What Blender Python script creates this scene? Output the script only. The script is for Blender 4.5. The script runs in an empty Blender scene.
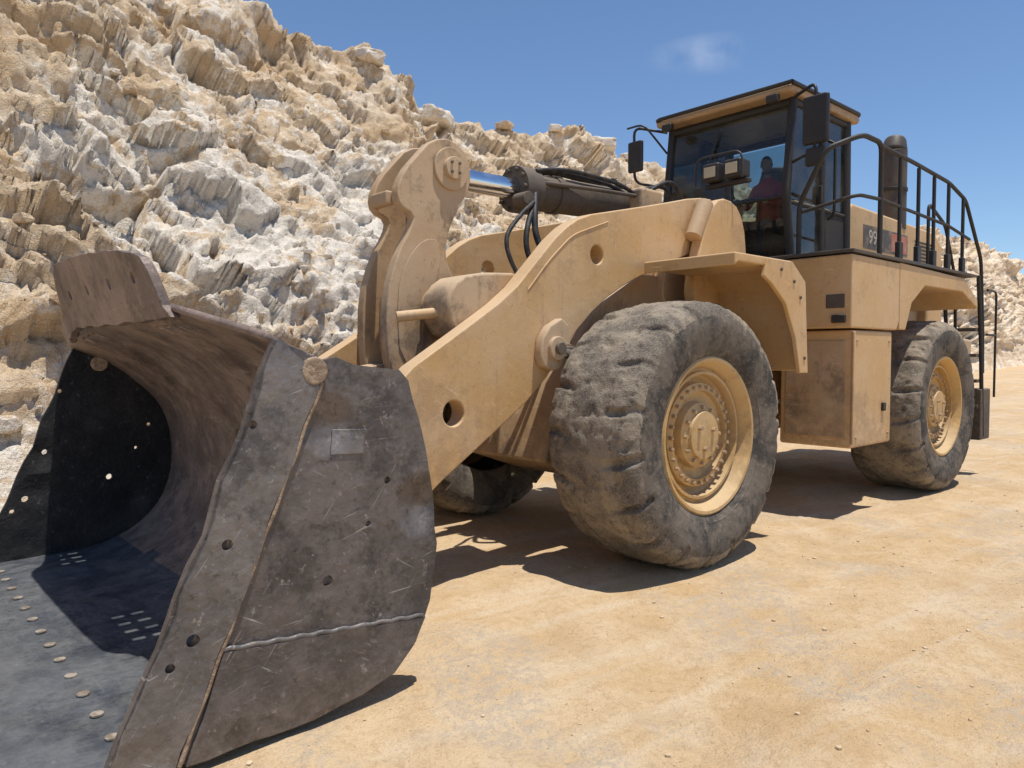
import bpy, bmesh, math, random
import numpy as np
from mathutils import Vector, Matrix, noise
random.seed(7); np.random.seed(7)
sc=bpy.context.scene
C=bpy.context
# ------------------------------------------------------------ node helpers
class N:
    def __init__(s,name):
        s.m=bpy.data.materials.new(name); s.m.use_nodes=True
        s.t=s.m.node_tree; s.n=s.t.nodes; s.l=s.t.links
        s.b=s.n['Principled BSDF']
        s.tc=s.n.new('ShaderNodeTexCoord')
        s.obj=s.tc.outputs['Object']
    def con(s,v,i):
        if isinstance(v,bpy.types.NodeSocket): s.l.new(v,i)
        else:
            if isinstance(v,tuple) and len(v)==3 and i.type=='RGBA': v=(*v,1)
            i.default_value=v
    def mapping(s,scale=(1,1,1),rot=(0,0,0),loc=(0,0,0)):
        src=s.obj
        if any(rot):
            r=s.n.new('ShaderNodeMapping'); s.l.new(src,r.inputs[0]); r.inputs['Rotation'].default_value=rot; src=r.outputs[0]
        m=s.n.new('ShaderNodeMapping'); s.l.new(src,m.inputs[0])
        m.inputs['Scale'].default_value=scale; m.inputs['Location'].default_value=loc
        return m.outputs[0]
    def noise(s,scale,detail=5,rough=.6,vec=None,dist=0):
        k=s.n.new('ShaderNodeTexNoise'); s.l.new(vec or s.obj,k.inputs['Vector'])
        k.inputs['Scale'].default_value=scale;k.inputs['Detail'].default_value=min(detail,5)
        k.inputs['Roughness'].default_value=rough;k.inputs['Distortion'].default_value=dist
        return k.outputs[0]
    def voro(s,scale,feature='F1',vec=None):
        k=s.n.new('ShaderNodeTexVoronoi'); s.l.new(vec or s.obj,k.inputs['Vector'])
        k.feature=feature; k.inputs['Scale'].default_value=scale
        return k.outputs['Distance']
    def rng(s,f,a,b,c=0,d=1):
        k=s.n.new('ShaderNodeMapRange'); s.con(f,k.inputs[0])
        for i,v in zip((1,2,3,4),(a,b,c,d)): k.inputs[i].default_value=v
        k.interpolation_type='SMOOTHSTEP'
        return k.outputs[0]
    def math(s,op,a,b=0.0):
        k=s.n.new('ShaderNodeMath');k.operation=op
        s.con(a,k.inputs[0]); s.con(b,k.inputs[1]); return k.outputs[0]
    def mix(s,f,a,b,mode='MIX'):
        k=s.n.new('ShaderNodeMix');k.data_type='RGBA';k.blend_type=mode
        s.con(f,k.inputs[0]); s.con(a,k.inputs[6]); s.con(b,k.inputs[7]); return k.outputs[2]
    def bump(s,h,strength,dist,nrm=None):
        k=s.n.new('ShaderNodeBump'); s.con(h,k.inputs['Height'])
        k.inputs['Strength'].default_value=strength;k.inputs['Distance'].default_value=dist
        if nrm: s.l.new(nrm,k.inputs['Normal'])
        return k.outputs[0]
    def up(s):
        g=s.n.new('ShaderNodeNewGeometry'); x=s.n.new('ShaderNodeSeparateXYZ'); s.l.new(g.outputs['Normal'],x.inputs[0])
        return x.outputs[2]
    def posz(s):
        x=s.n.new('ShaderNodeSeparateXYZ'); s.l.new(s.obj,x.inputs[0]); return x.outputs
    def fin(s,col,rough=.6,metal=0.0,nrm=None,spec=.4):
        s.con(col,s.b.inputs['Base Color']); s.con(rough,s.b.inputs['Roughness']); s.con(metal,s.b.inputs['Metallic'])
        s.b.inputs['Specular IOR Level'].default_value=spec
        if nrm: s.l.new(nrm,s.b.inputs['Normal'])
        return s.m

def painted(name,base,dust,dark,rough=.45,dustamt=.5,scr=True,grime=.4,streak=.28):
    k=N(name)
    n1=k.noise(.9,5,.62); n2=k.noise(9,5,.75); n3=k.noise(60,3,.6)
    c=k.mix(k.rng(n1,.36,.66,0,dustamt+.25),base,dust)
    gr=k.noise(1.3,5,.78,k.mapping(loc=(4,7,2)))
    c=k.mix(k.rng(gr,.52,.66,0,grime),c,dark)
    c=k.mix(k.rng(n2,.58,.70,0,.5),c,dark)
    st=k.noise(2.5,4,.6,k.mapping((5,5,.35)))
    c=k.mix(k.math('MULTIPLY',k.rng(st,.56,.68,0,streak),k.rng(gr,.42,.55)),c,dark)
    z=k.posz()[2]
    c=k.mix(k.math('MULTIPLY',k.rng(z,.7,1.8,.55,0),k.rng(n2,.35,.6)),c,dark)
    if scr:
        for (sx,sz,r) in ((1.6,30,.45),(1.4,30,-.6),(1.5,34,1.3)):
            s1=k.noise(3.2,2,.5,k.mapping((sx,1.2,sz),(0,r,0),(r,0,3)),.3)
            c=k.mix(k.rng(s1,.70,.74,0,.5),c,tuple(min(1,x*1.35) for x in dust))
        chip=k.noise(26,4,.7)
        c=k.mix(k.rng(chip,.67,.70,0,.75),c,tuple(x*.5 for x in dark))
    c=k.mix(k.rng(n3,.3,.7,0,.22),c,dust)
    c=k.mix(k.rng(k.up(),.3,.95,0,dustamt+.25),c,dust)
    nr=k.bump(n1,.3,.06); nr=k.bump(n3,.2,.006,nr)
    return k.fin(c,k.rng(n1,.3,.7,rough,rough+.35),0,nr)

M={}
M['tan']=painted('tan_paint',(.55,.325,.12),(.61,.435,.265),(.29,.18,.095))
M['tan2']=painted('tan_paint_worn',(.43,.27,.135),(.52,.385,.25),(.14,.10,.07),grime=.75)
M['rimp']=painted('rim_paint',(.58,.35,.115),(.56,.41,.23),(.25,.145,.06),scr=False)
M['black']=painted('black_paint',(.016,.016,.018),(.10,.08,.06),(.012,.012,.012),.45,.05,False)
M['dark']=painted('grimy_steel',(.05,.043,.038),(.2,.15,.105),(.02,.018,.016),.5,.3,False)
k=N('chrome'); M['chrome']=k.fin((.75,.77,.8),k.rng(k.noise(6),.3,.7,.08,.25),1.0)
k=N('lamp_lens'); M['lens']=k.fin((.45,.40,.28),.2,0.2,k.bump(k.voro(60),.3,.01),.8)
k=N('rubber_hose'); M['hose']=k.fin(k.mix(k.rng(k.noise(14),.45,.7,0,.5),(.015,.015,.016),(.12,.09,.07)),.6)
k=N('decal_black'); M['decalb']=k.fin(k.mix(k.rng(k.noise(7),.42,.7,.15,.8),(.04,.035,.03),(.38,.27,.17)),.5)
k=N('decal_white'); M['decalw']=k.fin(k.mix(k.rng(k.noise(8),.45,.7,.2,.7),(.45,.42,.38),(.5,.4,.3)),.5)
k=N('decal_orange'); M['decalo']=k.fin(k.mix(k.rng(k.noise(8),.45,.7,.1,.6),(.5,.10,.03),(.5,.4,.3)),.5)
k=N('weld'); M['weld']=k.fin(k.mix(k.rng(k.noise(20),.4,.6),(.26,.18,.12),(.42,.31,.21)),.7,0,k.bump(k.noise(60),.8,.02))
k=N('bolt_steel'); M['bolt']=k.fin(k.mix(k.rng(k.noise(20),.4,.6),(.24,.19,.14),(.42,.36,.29)),.6,.2,k.bump(k.noise(90),.8,.01))
# bucket steels
def steel(name,a,b,scr,dust,rough=.42,metal=.55,dmg=.5,dent=.45,sc_=1,speck=.15):
    k=N(name)
    n1=k.noise(1.2,5,.7); n2=k.noise(5,5,.74); n3=k.noise(55,3,.6)
    c=k.mix(k.rng(n1,.38,.62),a,b)
    c=k.mix(k.rng(n2,.50,.70,0,dmg),c,dust)
    c=k.mix(k.rng(k.noise(2.2,5,.78,k.mapping(loc=(3,1,8))),.50,.64,0,.65),c,tuple(x*.5 for x in a))
    fac=None
    for q,(sx,sz,r,th) in enumerate(((2.0,46,.30,.69),(1.6,60,.95,.695),(2.4,50,-.55,.69),(1.4,70,.05,.70))):
        s1=k.noise(1.7,2,.5,k.mapping((sx,1.0,sz),(0,r,0),(r*9+q,0,3)),.45)
        f=k.rng(s1,th,th+.03,0,.7*sc_)
        if q%2==0:
            brk=k.rng(k.noise(1.9,3,.7,k.mapping(loc=(q*7.3,3,1))),.48,.62)
        f=k.math('MULTIPLY',f,brk)
        fac=f if fac is None else k.math('MAXIMUM',fac,f)
    c=k.mix(fac,c,scr)
    pit=k.noise(17,5,.8)
    c=k.mix(k.rng(pit,.60,.68,0,.55),c,scr)
    c=k.mix(k.rng(pit,.34,.42,.6,0),c,tuple(x*.5 for x in a))
    c=k.mix(k.rng(n3,.55,.75,0,speck),c,scr)
    z=k.posz()[2]
    dz=k.rng(z,.0,.35,.6,0)
    c=k.mix(k.math('MULTIPLY',dz,k.rng(n2,.3,.6)),c,dust)
    dents=k.rng(k.voro(1.7,'F1',k.mapping((1,1,1),(.3,.2,.1),(.3,0,.2))),0,.34,0,1)
    nr=k.bump(dents,dent,.12); nr=k.bump(n1,.5,.08,nr); nr=k.bump(n2,.35,.025,nr)
    return k.fin(c,k.rng(n2,.3,.7,rough,rough+.3),metal,nr,.5)
M['bside']=steel('bucket_side_steel',(.088,.075,.070),(.17,.145,.133),(.42,.385,.355),(.25,.20,.165),.40,.35,.4,.8)
M['bedge']=steel('bucket_cheek_steel',(.12,.11,.105),(.215,.192,.178),(.46,.43,.40),(.27,.225,.185),.38,.4,.4,.6)
M['bfloor']=steel('bucket_floor_steel',(.10,.115,.14),(.165,.185,.215),(.36,.38,.40),(.22,.22,.215),.28,.5,.25,.2,.7,.08)
M['bwrap']=steel('bucket_wrapper_steel',(.15,.112,.094),(.27,.20,.165),(.42,.345,.295),(.37,.28,.22),.5,.2,.5,.3,.7)
M['bshade']=steel('bucket_shaded_side_steel',(.016,.016,.018),(.035,.033,.033),(.16,.155,.15),(.06,.055,.05),.5,.3,.2,.3,.5,.05)  # side steel darkened to near black: shade inside the bucket painted in
# tyre
k=N('tyre_rubber')
n1=k.noise(2.0,5,.7,None,.5); n2=k.noise(13,5,.75); n3=k.noise(75,3)
c=k.mix(k.rng(n1,.38,.6),(.13,.11,.09),(.31,.255,.19))
c=k.mix(k.rng(n2,.50,.66,0,.7),c,(.06,.053,.046))
c=k.mix(k.rng(n3,.4,.7,0,.5),c,(.38,.32,.245))
nr=k.bump(n2,.8,.03); nr=k.bump(n3,.6,.01,nr)
M['tyre']=k.fin(c,.95,0,nr,.15)
k=N('tyre_sidewall_rubber')
n1=k.noise(2.6,5,.7,None,.5); n2=k.noise(20,5,.72)
c=k.mix(k.rng(n1,.38,.6),(.062,.056,.05),(.165,.138,.11))
c=k.mix(k.rng(n2,.5,.7,0,.6),c,(.27,.22,.17))
M['tyres']=k.fin(c,.9,0,k.bump(n2,.5,.015),.2)
# glass
def glassmat():
    m=bpy.data.materials.new('cab_glass'); m.use_nodes=True; t=m.node_tree; t.nodes.clear()
    o=t.nodes.new('ShaderNodeOutputMaterial'); tr=t.nodes.new('ShaderNodeBsdfTransparent'); tr.inputs[0].default_value=(.52,.62,.62,1)
    g=t.nodes.new('ShaderNodeBsdfGlossy'); g.inputs['Roughness'].default_value=.04; g.inputs[0].default_value=(.9,.95,1,1)
    fr=t.nodes.new('ShaderNodeFresnel'); fr.inputs[0].default_value=1.5
    d=t.nodes.new('ShaderNodeBsdfDiffuse'); d.inputs[0].default_value=(.4,.33,.25,1)
    nz=t.nodes.new('ShaderNodeTexNoise'); nz.inputs['Scale'].default_value=2.5;nz.inputs['Detail'].default_value=6
    mr=t.nodes.new('ShaderNodeMapRange'); t.links.new(nz.outputs[0],mr.inputs[0])
    mr.inputs[1].default_value=.4;mr.inputs[2].default_value=.8;mr.inputs[3].default_value=.03;mr.inputs[4].default_value=.2
    mx=t.nodes.new('ShaderNodeMixShader'); t.links.new(fr.outputs[0],mx.inputs[0]);t.links.new(tr.outputs[0],mx.inputs[1]);t.links.new(g.outputs[0],mx.inputs[2])
    m2=t.nodes.new('ShaderNodeMixShader'); t.links.new(mr.outputs[0],m2.inputs[0]);t.links.new(mx.outputs[0],m2.inputs[1]);t.links.new(d.outputs[0],m2.inputs[2])
    t.links.new(m2.outputs[0],o.inputs[0]); return m
M['glass']=glassmat()

# ------------------------------------------------------------ mesh helpers
def empty(name):
    e=bpy.data.objects.new(name,None); sc.collection.objects.link(e); e.empty_display_size=.5; return e
LOADER=empty('wheel_loader')
def mk(name,verts,faces,mat,parent=LOADER,smooth=False,bevel=0,seg=2):
    me=bpy.data.meshes.new(name); me.from_pydata([tuple(v) for v in verts],[],[tuple(f) for f in faces]); me.update()
    if isinstance(mat,(list,tuple)):
        for q in mat: me.materials.append(q)
    else: me.materials.append(mat)
    if smooth: me.polygons.foreach_set('use_smooth',[True]*len(me.polygons))
    o=bpy.data.objects.new(name,me); sc.collection.objects.link(o)
    if parent: o.parent=parent
    bm=bmesh.new(); bm.from_mesh(me); bmesh.ops.recalc_face_normals(bm,faces=bm.faces); bm.to_mesh(me); bm.free()
    if bevel:
        b=o.modifiers.new('bevel','BEVEL'); b.width=bevel; b.segments=seg; b.limit_method='ANGLE'; b.angle_limit=math.radians(35)
        b.harden_normals=False
        me.polygons.foreach_set('use_smooth',[True]*len(me.polygons))
        w=o.modifiers.new('wn','WEIGHTED_NORMAL'); w.keep_sharp=True
    return o
def chaikin(p,it=2):
    for _ in range(it):
        q=[]
        for i in range(len(p)):
            a=p[i];b=p[(i+1)%len(p)]
            q.append((a[0]*.75+b[0]*.25,a[1]*.75+b[1]*.25)); q.append((a[0]*.25+b[0]*.75,a[1]*.25+b[1]*.75))
        p=q
    return p
def plate(name,pts,y0,y1,mat,bevel=.01,smooth=0,parent=LOADER):
    if smooth: pts=chaikin(pts,smooth)
    n=len(pts)
    v=[(x,y0,z) for x,z in pts]+[(x,y1,z) for x,z in pts]
    f=[list(range(n)),list(range(2*n-1,n-1,-1))]+[[i,(i+1)%n,n+(i+1)%n,n+i] for i in range(n)]
    return mk(name,v,f,mat,parent,bevel=bevel)
def plateyz(name,pts,x0,x1,mat,bevel=.01,parent=LOADER):
    n=len(pts)
    v=[(x0,y,z) for y,z in pts]+[(x1,y,z) for y,z in pts]
    f=[list(range(n)),list(range(2*n-1,n-1,-1))]+[[i,(i+1)%n,n+(i+1)%n,n+i] for i in range(n)]
    return mk(name,v,f,mat,parent,bevel=bevel)
def box(name,x0,x1,y0,y1,z0,z1,mat,bevel=.012,parent=LOADER):
    return plate(name,[(x0,z0),(x1,z0),(x1,z1),(x0,z1)],y0,y1,mat,bevel,0,parent)
def cyl(name,p0,p1,r,mat,seg=32,r2=None,parent=LOADER,bevel=.008):
    p0=Vector(p0);p1=Vector(p1);d=(p1-p0).normalized(); r2=r if r2 is None else r2
    a=d.orthogonal().normalized(); b=d.cross(a)
    v=[];
    for p,rr in((p0,r),(p1,r2)):
        for i in range(seg):
            t=2*math.pi*i/seg; v.append(p+a*math.cos(t)*rr+b*math.sin(t)*rr)
    f=[list(range(seg)),list(range(2*seg-1,seg-1,-1))]+[[i,(i+1)%seg,seg+(i+1)%seg,seg+i] for i in range(seg)]
    return mk(name,v,f,mat,parent,bevel=bevel)
def tube(name,pts,r,mat,parent=LOADER,smooth=False,cyc=False):
    cu=bpy.data.curves.new(name,'CURVE'); cu.dimensions='3D'; cu.bevel_depth=r; cu.bevel_resolution=4; cu.use_fill_caps=True
    if smooth:
        s=cu.splines.new('NURBS'); s.points.add(len(pts)-1)
        for i,p in enumerate(pts): s.points[i].co=(*p,1)
        s.order_u=3; s.use_endpoint_u=True; s.resolution_u=8
    else:
        q=[Vector(pts[0])]
        for i in range(1,len(pts)-1):
            a,b,c=map(Vector,(pts[i-1],pts[i],pts[i+1])); d1=min(.12,(a-b).length*.4); d2=min(.12,(c-b).length*.4)
            pa=b+(a-b).normalized()*d1; pc=b+(c-b).normalized()*d2
            for t in (0,.25,.5,.75,1): q.append(pa*(1-t)**2+b*2*t*(1-t)+pc*t*t)
        q.append(Vector(pts[-1]))
        s=cu.splines.new('POLY'); s.points.add(len(q)-1)
        for i,p in enumerate(q): s.points[i].co=(*p,1)
    cu.materials.append(mat)
    o=bpy.data.objects.new(name,cu); sc.collection.objects.link(o); o.parent=parent; return o
def revolve(name,prof,cx,cy,cz,sgn,mat,seg=64,parent=LOADER,smooth=True):
    v=[];f=[]
    for i in range(seg):
        t=2*math.pi*i/seg
        for r,d in prof: v.append((cx+r*math.cos(t),cy+sgn*d,cz+r*math.sin(t)))
    n=len(prof)
    for i in range(seg):
        for j in range(n-1):
            a=i*n+j;b=((i+1)%seg)*n+j
            f.append((a,b,b+1,a+1))
    o=mk(name,v,f,mat,parent,smooth)
    o.data.polygons.foreach_set('use_smooth',[True]*len(o.data.polygons))
    e=o.modifiers.new('es','EDGE_SPLIT'); e.split_angle=math.radians(35)
    return o
def cut(o,cutters):
    for cu in cutters:
        m=o.modifiers.new('b','BOOLEAN'); m.object=cu; m.operation='DIFFERENCE'; m.solver='EXACT'
        o.modifiers.move(len(o.modifiers)-1,0)
    C.view_layer.update()
    dg=C.evaluated_depsgraph_get(); me=bpy.data.meshes.new_from_object(o.evaluated_get(dg))
    o.modifiers.clear(); o.data=me
    for cu in cutters: bpy.data.objects.remove(cu)
def joinmesh(verts_list,faces_list):
    V=[];F=[];off=0
    for v,f in zip(verts_list,faces_list):
        V+=v; F+=[[i+off for i in q] for q in f]; off+=len(v)
    return V,F

# ------------------------------------------------------------ TYRES / WHEELS
def catmull(pts,n):
    out=[];P=[pts[0]]+pts+[pts[-1]]
    for i in range(1,len(P)-2):
        p0,p1,p2,p3=[np.array(q) for q in P[i-1:i+3]]
        for t in np.linspace(0,1,n,endpoint=False):
            out.append(tuple(.5*((2*p1)+(-p0+p2)*t+(2*p0-5*p1+4*p2-p3)*t*t+(-p0+3*p1-3*p2+p3)*t**3)))
    out.append(tuple(pts[-1])); return out
def tyre(name,cx,cy,seed,R=1.2):
    half=[(.66,-.38),(.69,-.42),(.78,-.475),(.90,-.50),(1.0,-.505),(1.09,-.485),(1.155,-.43),(1.185,-.33),(1.197,-.18),(1.2,0)]
    prof=half+[(r,-y) for r,y in half[::-1][1:]]
    prof=catmull(prof,5)
    S=540; NL=18; n=len(prof); v=[];f=[];cz=1.165
    for i in range(S):
        t=2*math.pi*i/S; ct,st=math.cos(t),math.sin(t)
        for r,y in prof:
            rr=r
            V3=Vector((ct,st,y))
            if r>1.0:
                ay=abs(y); side=0 if y<0 else .5
                ph=(t/(2*math.pi)*NL+side+.45*ay+.10*noise.noise(V3*4+Vector((seed,0,0))))%1.0
                g=max(0,1-abs(ph-.5)/.10); g=min(1,g*2.2)
                lim=min(1,max(0,(ay-.17)/.12))*min(1,(r-1.0)/.06)
                worn=max(.30,min(1,.62+1.1*noise.noise(V3*1.9+Vector((seed,3,0)))))
                rr-=.075*g*lim*worn
            nn=noise.noise(V3*5+Vector((seed,0,0)))*.012+noise.noise(V3*17+Vector((seed,0,0)))*.007
            chip=noise.noise(V3*8-Vector((seed,0,0))); chip2=noise.noise(V3*20+Vector((0,seed,0)))
            if r>1.03: rr+=nn*1.5-(.07*max(0,chip-.32))-.04*max(0,chip2-.35)
            z=cz+rr*st
            yy=y
            if z<.01:
                yy=y*(1+.12*min(1,(.01-z)/.04)); z=.0+.01*nn
            v.append((cx+rr*ct,cy+yy+(nn*.3),z))
    for i in range(S):
        for j in range(n-1):
            a=i*n+j;b=((i+1)%S)*n+j; f.append((a,b,b+1,a+1))
    o=mk(name,v,f,[M['tyre'],M['tyres']],smooth=True)
    mi=[]
    for p in o.data.polygons:
        c=p.center; r=math.hypot(c.x-cx,c.z-cz); mi.append(1 if r<1.06 and abs(c.y-cy)>.36 else 0)
    o.data.polygons.foreach_set('material_index',mi)
def wheel(tag,cx,side,seed):
    cy=side*1.5
    tyre('tyre_'+tag,cx,cy,seed)
    yo=side*2.0; sg=-side; cz=1.165
    revolve('tyre_bead_ring_'+tag,[(.75,.045),(.765,.028),(.785,.026),(.80,.04)],cx,yo,cz,sg,M['tyres'],96)
    prof=[(.655,.40),(.655,.13),(.70,.10),(.705,.07),(.69,.055),(.665,.06),(.635,.10),(.615,.16),(.60,.19),(.575,.185),(.57,.15),(.545,.15),(.54,.24),(.50,.28),(.47,.28),(.465,.20),(.40,.18),(.395,.23),(.34,.255),(.30,.255),(.29,.18),(.22,.155),(.21,.125),(.02,.12),(.0,.12)]
    revolve('rim_'+tag,prof,cx,yo,cz,sg,M['rimp'],72)
    vs=[];fs=[]
    def bolt(r,t,d,rad):
        cxx=cx+r*math.cos(t);czz=cz+r*math.sin(t); v=[];
        for dd in(d,d-.035):
            for q in range(6): v.append((cxx+rad*math.cos(q*math.pi/3),yo+sg*dd,czz+rad*math.sin(q*math.pi/3)))
        f=[list(range(6)),list(range(11,5,-1))]+[[i,(i+1)%6,6+(i+1)%6,6+i] for i in range(6)]
        vs.append(v);fs.append(f)
    for q in range(28): bolt(.433,2*math.pi*q/28,.192,.017)
    for q in range(12): bolt(.25,2*math.pi*q/12,.168,.017)
    for q in range(3): bolt(.12,2*math.pi*q/3+.4,.122,.022)
    V,F=joinmesh(vs,fs); mk('wheel_bolts_'+tag,V,F,M['tan2'])
wheel('front_left',0,-1,1.3); wheel('rear_left',5.75,-1,5.1); wheel('front_right',0,1,9.7); wheel('rear_right',5.75,1,13.2)
cyl('front_axle',(0,-1.6,1.165),(0,1.6,1.165),.30,M['tan2']); cyl('rear_axle',(5.75,-1.6,1.165),(5.75,1.6,1.165),.30,M['tan2'])
cyl('front_differential',(0,-.5,1.15),(0,.5,1.15),.52,M['tan2'],bevel=.05)

# ------------------------------------------------------------ BUCKET
HW=2.2
prof=[(-5.42,.035),(-5.1,.05),(-4.7,.06),(-4.3,.07),(-3.95,.10),(-3.65,.22),(-3.42,.45),(-3.31,.75),(-3.31,1.05),(-3.38,1.35),(-3.52,1.62),(-3.74,1.85),(-4.0,2.0),(-4.16,2.07),(-4.31,2.14)]
pc=catmull(prof,4); NP=len(pc); NY=89; SW=2.165
v=[];f=[]
for i in range(NY):
    y=-SW+2*SW*i/(NY-1)
    for j,(x,z) in enumerate(pc):
        xx,zz=x,z
        e=max(0,(abs(y)-1.2)/1.0)
        if j>NP-26:
            w=min(1,(j-(NP-26))/12); zz-=w*.18*e; w2=(j-(NP-26))/25; xx+=w2*.14*e
        if j<5: xx+= .28*max(0,(abs(y)-1.0)/1.2)*(1-j/5)
        d=noise.noise(Vector((x*1.6,y*1.4,z*1.6)))*.022+noise.noise(Vector((x*4,y*3,z*4)))*.006
        if z<.15: d*=.5
        xx+=d*.7; zz+=d*.5
        v.append((xx,y,zz))
for i in range(NY-1):
    for j in range(NP-1):
        a=i*NP+j; b=a+NP; f.append((a,a+1,b+1,b))
o=mk('bucket_shell',v,f,[M['bwrap'],M['bfloor']],smooth=True)
mi=[1 if (p.center.z<.16) else 0 for p in o.data.polygons]; o.data.polygons.foreach_set('material_index',mi)
so=o.modifiers.new('s','SOLIDIFY'); so.thickness=.04; so.offset=-1
V=[];F=[]
for y0 in (-1.0,-.83,-.66,-.49,1.25,1.42,1.59):
    for x0 in (-4.27,-4.15):
        vv=[(x0+a,y0+b,z) for z in(1.7,2.6) for a,b in((0,0),(.075,0),(.075,.05),(0,.05))]
        V.append(vv);F.append([(0,1,2,3),(7,6,5,4),(0,1,5,4),(1,2,6,5),(2,3,7,6),(3,0,4,7)])
V2,F2=joinmesh(V,F); cc=mk('c',V2,F2,M['bshade'],None); 
bmod=o.modifiers.new('b','BOOLEAN'); bmod.object=cc; bmod.solver='EXACT'
C.view_layer.update(); dg=C.evaluated_depsgraph_get(); me=bpy.data.meshes.new_from_object(o.evaluated_get(dg)); o.modifiers.clear(); o.data=me; bpy.data.objects.remove(cc)
def rough_edge(pts,amp=.012,step=.09,seed=0):
    out=[];n=len(pts)
    for i in range(n):
        a=Vector(pts[i]);b=Vector(pts[(i+1)%n]); L=(b-a).length; m=max(1,int(L/step)); nn=Vector((-(b-a).y,(b-a).x)).normalized()
        for q in range(m):
            p=a+(b-a)*q/m
            if q: p=p+nn*amp*noise.noise(Vector((p.x*5+seed,p.y*5,seed)))*1.6
            out.append((p.x,p.y))
    return out
pg=[(-1.28,2.09),(-1.2,2.16),(-1.16,2.36),(-1.10,2.44),(-.98,2.47),(-.6,2.52),(0,2.56),(.5,2.58),(1.0,2.58),(1.14,2.52),(1.34,2.30),(1.5,2.22),(2.0,2.15),(2.16,2.02),(2.16,1.97),(1.1,2.09)]
o=plateyz('bucket_spill_guard',rough_edge(pg,.012,.1,4),-.03,.03,M['bwrap'],.008)
for vt in o.data.vertices:
    vt.co.x+= -4.30-(vt.co.z-2.1)*.32+ max(0,abs(vt.co.y)-1.25)*.12
cs=[]
for y0 in(-.85,-.3,.3,.85):
    cs.append(cyl('c',(-4.9,y0,2.34),(-4.0,y0,2.34),.035,M['bshade'],12,bevel=0))
cut(o,cs)
side=[(-4.13,1.955),(-4.20,1.80),(-4.29,1.52),(-4.40,1.30),(-4.47,1.05),(-4.60,.80),(-4.68,.58),(-4.80,.33),(-4.90,.10),(-4.93,.02),(-3.95,.03),(-3.66,.075),(-3.46,.13),(-3.32,.26),(-3.22,.48),(-3.17,.80),(-3.20,1.1),(-3.27,1.45),(-3.36,1.74),(-3.42,1.80),(-3.70,1.83),(-3.80,1.87),(-3.90,1.85),(-3.98,1.90)]
holes=[(-3.86,.72,.028),(-4.38,1.0,.026),(-4.54,.59,.03),(-4.64,.49,.022),(-4.25,1.55,.02),(-3.5,1.2,.02),(-3.62,.98,.016)]
for sgn,tg in((-1,'left'),(1,'right')):
    y0=sgn*HW; y1=sgn*(HW-.045)
    o=plate('bucket_side_'+tg,rough_edge(side,.010,.1,2),min(y0,y1),max(y0,y1),M['bside'] if sgn<0 else M['bshade'],.008)  # right plate takes the steel with its shade painted into the colour
    cut(o,[cyl('c',(x,y0-.2,z),(x,y0+.2,z),r,M['bshade'],20,bevel=0) for x,z,r in holes])
    ck=[(-4.11,1.965),(-4.19,1.80),(-4.275,1.52),(-4.39,1.30),(-4.46,1.05),(-4.59,.80),(-4.67,.58),(-4.79,.33),(-4.90,.10),(-4.94,.03),(-4.625,.03),(-4.26,.87),(-3.91,1.72),(-3.93,1.80)]
    ya=sgn*(HW+.026); yb=sgn*(HW+.001)
    o=plate('bucket_cheek_plate_'+tg,rough_edge(ck,.014,.07,5),min(ya,yb),max(ya,yb),M['bedge'],.008)
    hs=[h for h in holes if h[0]<-4.2]
    cut(o,[cyl('c',(x,y0-.2,z),(x,y0+.2,z),r,M['bshade'],20,bevel=0) for x,z,r in hs])
    tube('bucket_weld_'+tg,[(-3.89-.72*t+.004*math.sin(t*40),sgn*(HW+.010),1.74-1.71*t) for t in np.linspace(0,1,40)],.014,M['weld'],smooth=True)
    wp=[(-4.40,.50),(-3.26,.40),(-3.34,.255),(-3.47,.13),(-3.67,.07),(-3.95,.025),(-4.58,.015)]
    ya=sgn*(HW+.02)
    plate('bucket_wear_plate_'+tg,rough_edge(wp,.010,.1,9),min(ya,yb),max(ya,yb),M['bside'],.008)
    tube('bucket_wear_weld_'+tg,[(-4.40+1.12*t,sgn*(HW+.010),.508-.10*t+.004*math.sin(t*60)) for t in np.linspace(0,1,50)],.012,M['bedge'],smooth=True)
    plate('bucket_patch_'+tg,[(-3.84,1.37),(-3.65,1.36),(-3.64,1.49),(-3.83,1.50)],min(sgn*(HW+.008),yb),max(sgn*(HW+.008),yb),M['bedge'],.003)
    cyl('bucket_corner_boss_'+tg,(-3.93,sgn*(HW-.10),1.80),(-3.93,sgn*(HW+.03),1.80),.07,M['weld'],24)
vs=[];fs=[]
def disc(x,y,z,r,h=.012,seg=14):
    v=[(x+r*math.cos(2*math.pi*i/seg),y+r*math.sin(2*math.pi*i/seg),z+dz) for dz in(0,h) for i in range(seg)]
    f=[list(range(seg)),list(range(2*seg-1,seg-1,-1))]+[[i,(i+1)%seg,seg+(i+1)%seg,seg+i] for i in range(seg)]
    vs.append(v);fs.append(f)
y=-1.8
while y<2.0:
    disc(-4.78,y,.062,.032,.008)
    y+=.30
V,F=joinmesh(vs,fs); mk('bucket_floor_bolts',V,F,M['bolt'])
for y in (-.95,-.62,.62,.95):
    plate('bucket_hinge_%d'%int(y*100),[(-3.3,.3),(-2.95,.45),(-2.8,.65),(-2.9,.95),(-3.28,1.2)],y-.05,y+.05,M['tan2'])
plate('bucket_lever_bracket',[(-3.35,1.0),(-2.9,1.2),(-2.6,1.5),(-2.7,1.7),(-3.4,1.75)],-.3,.3,M['dark'])

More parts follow.
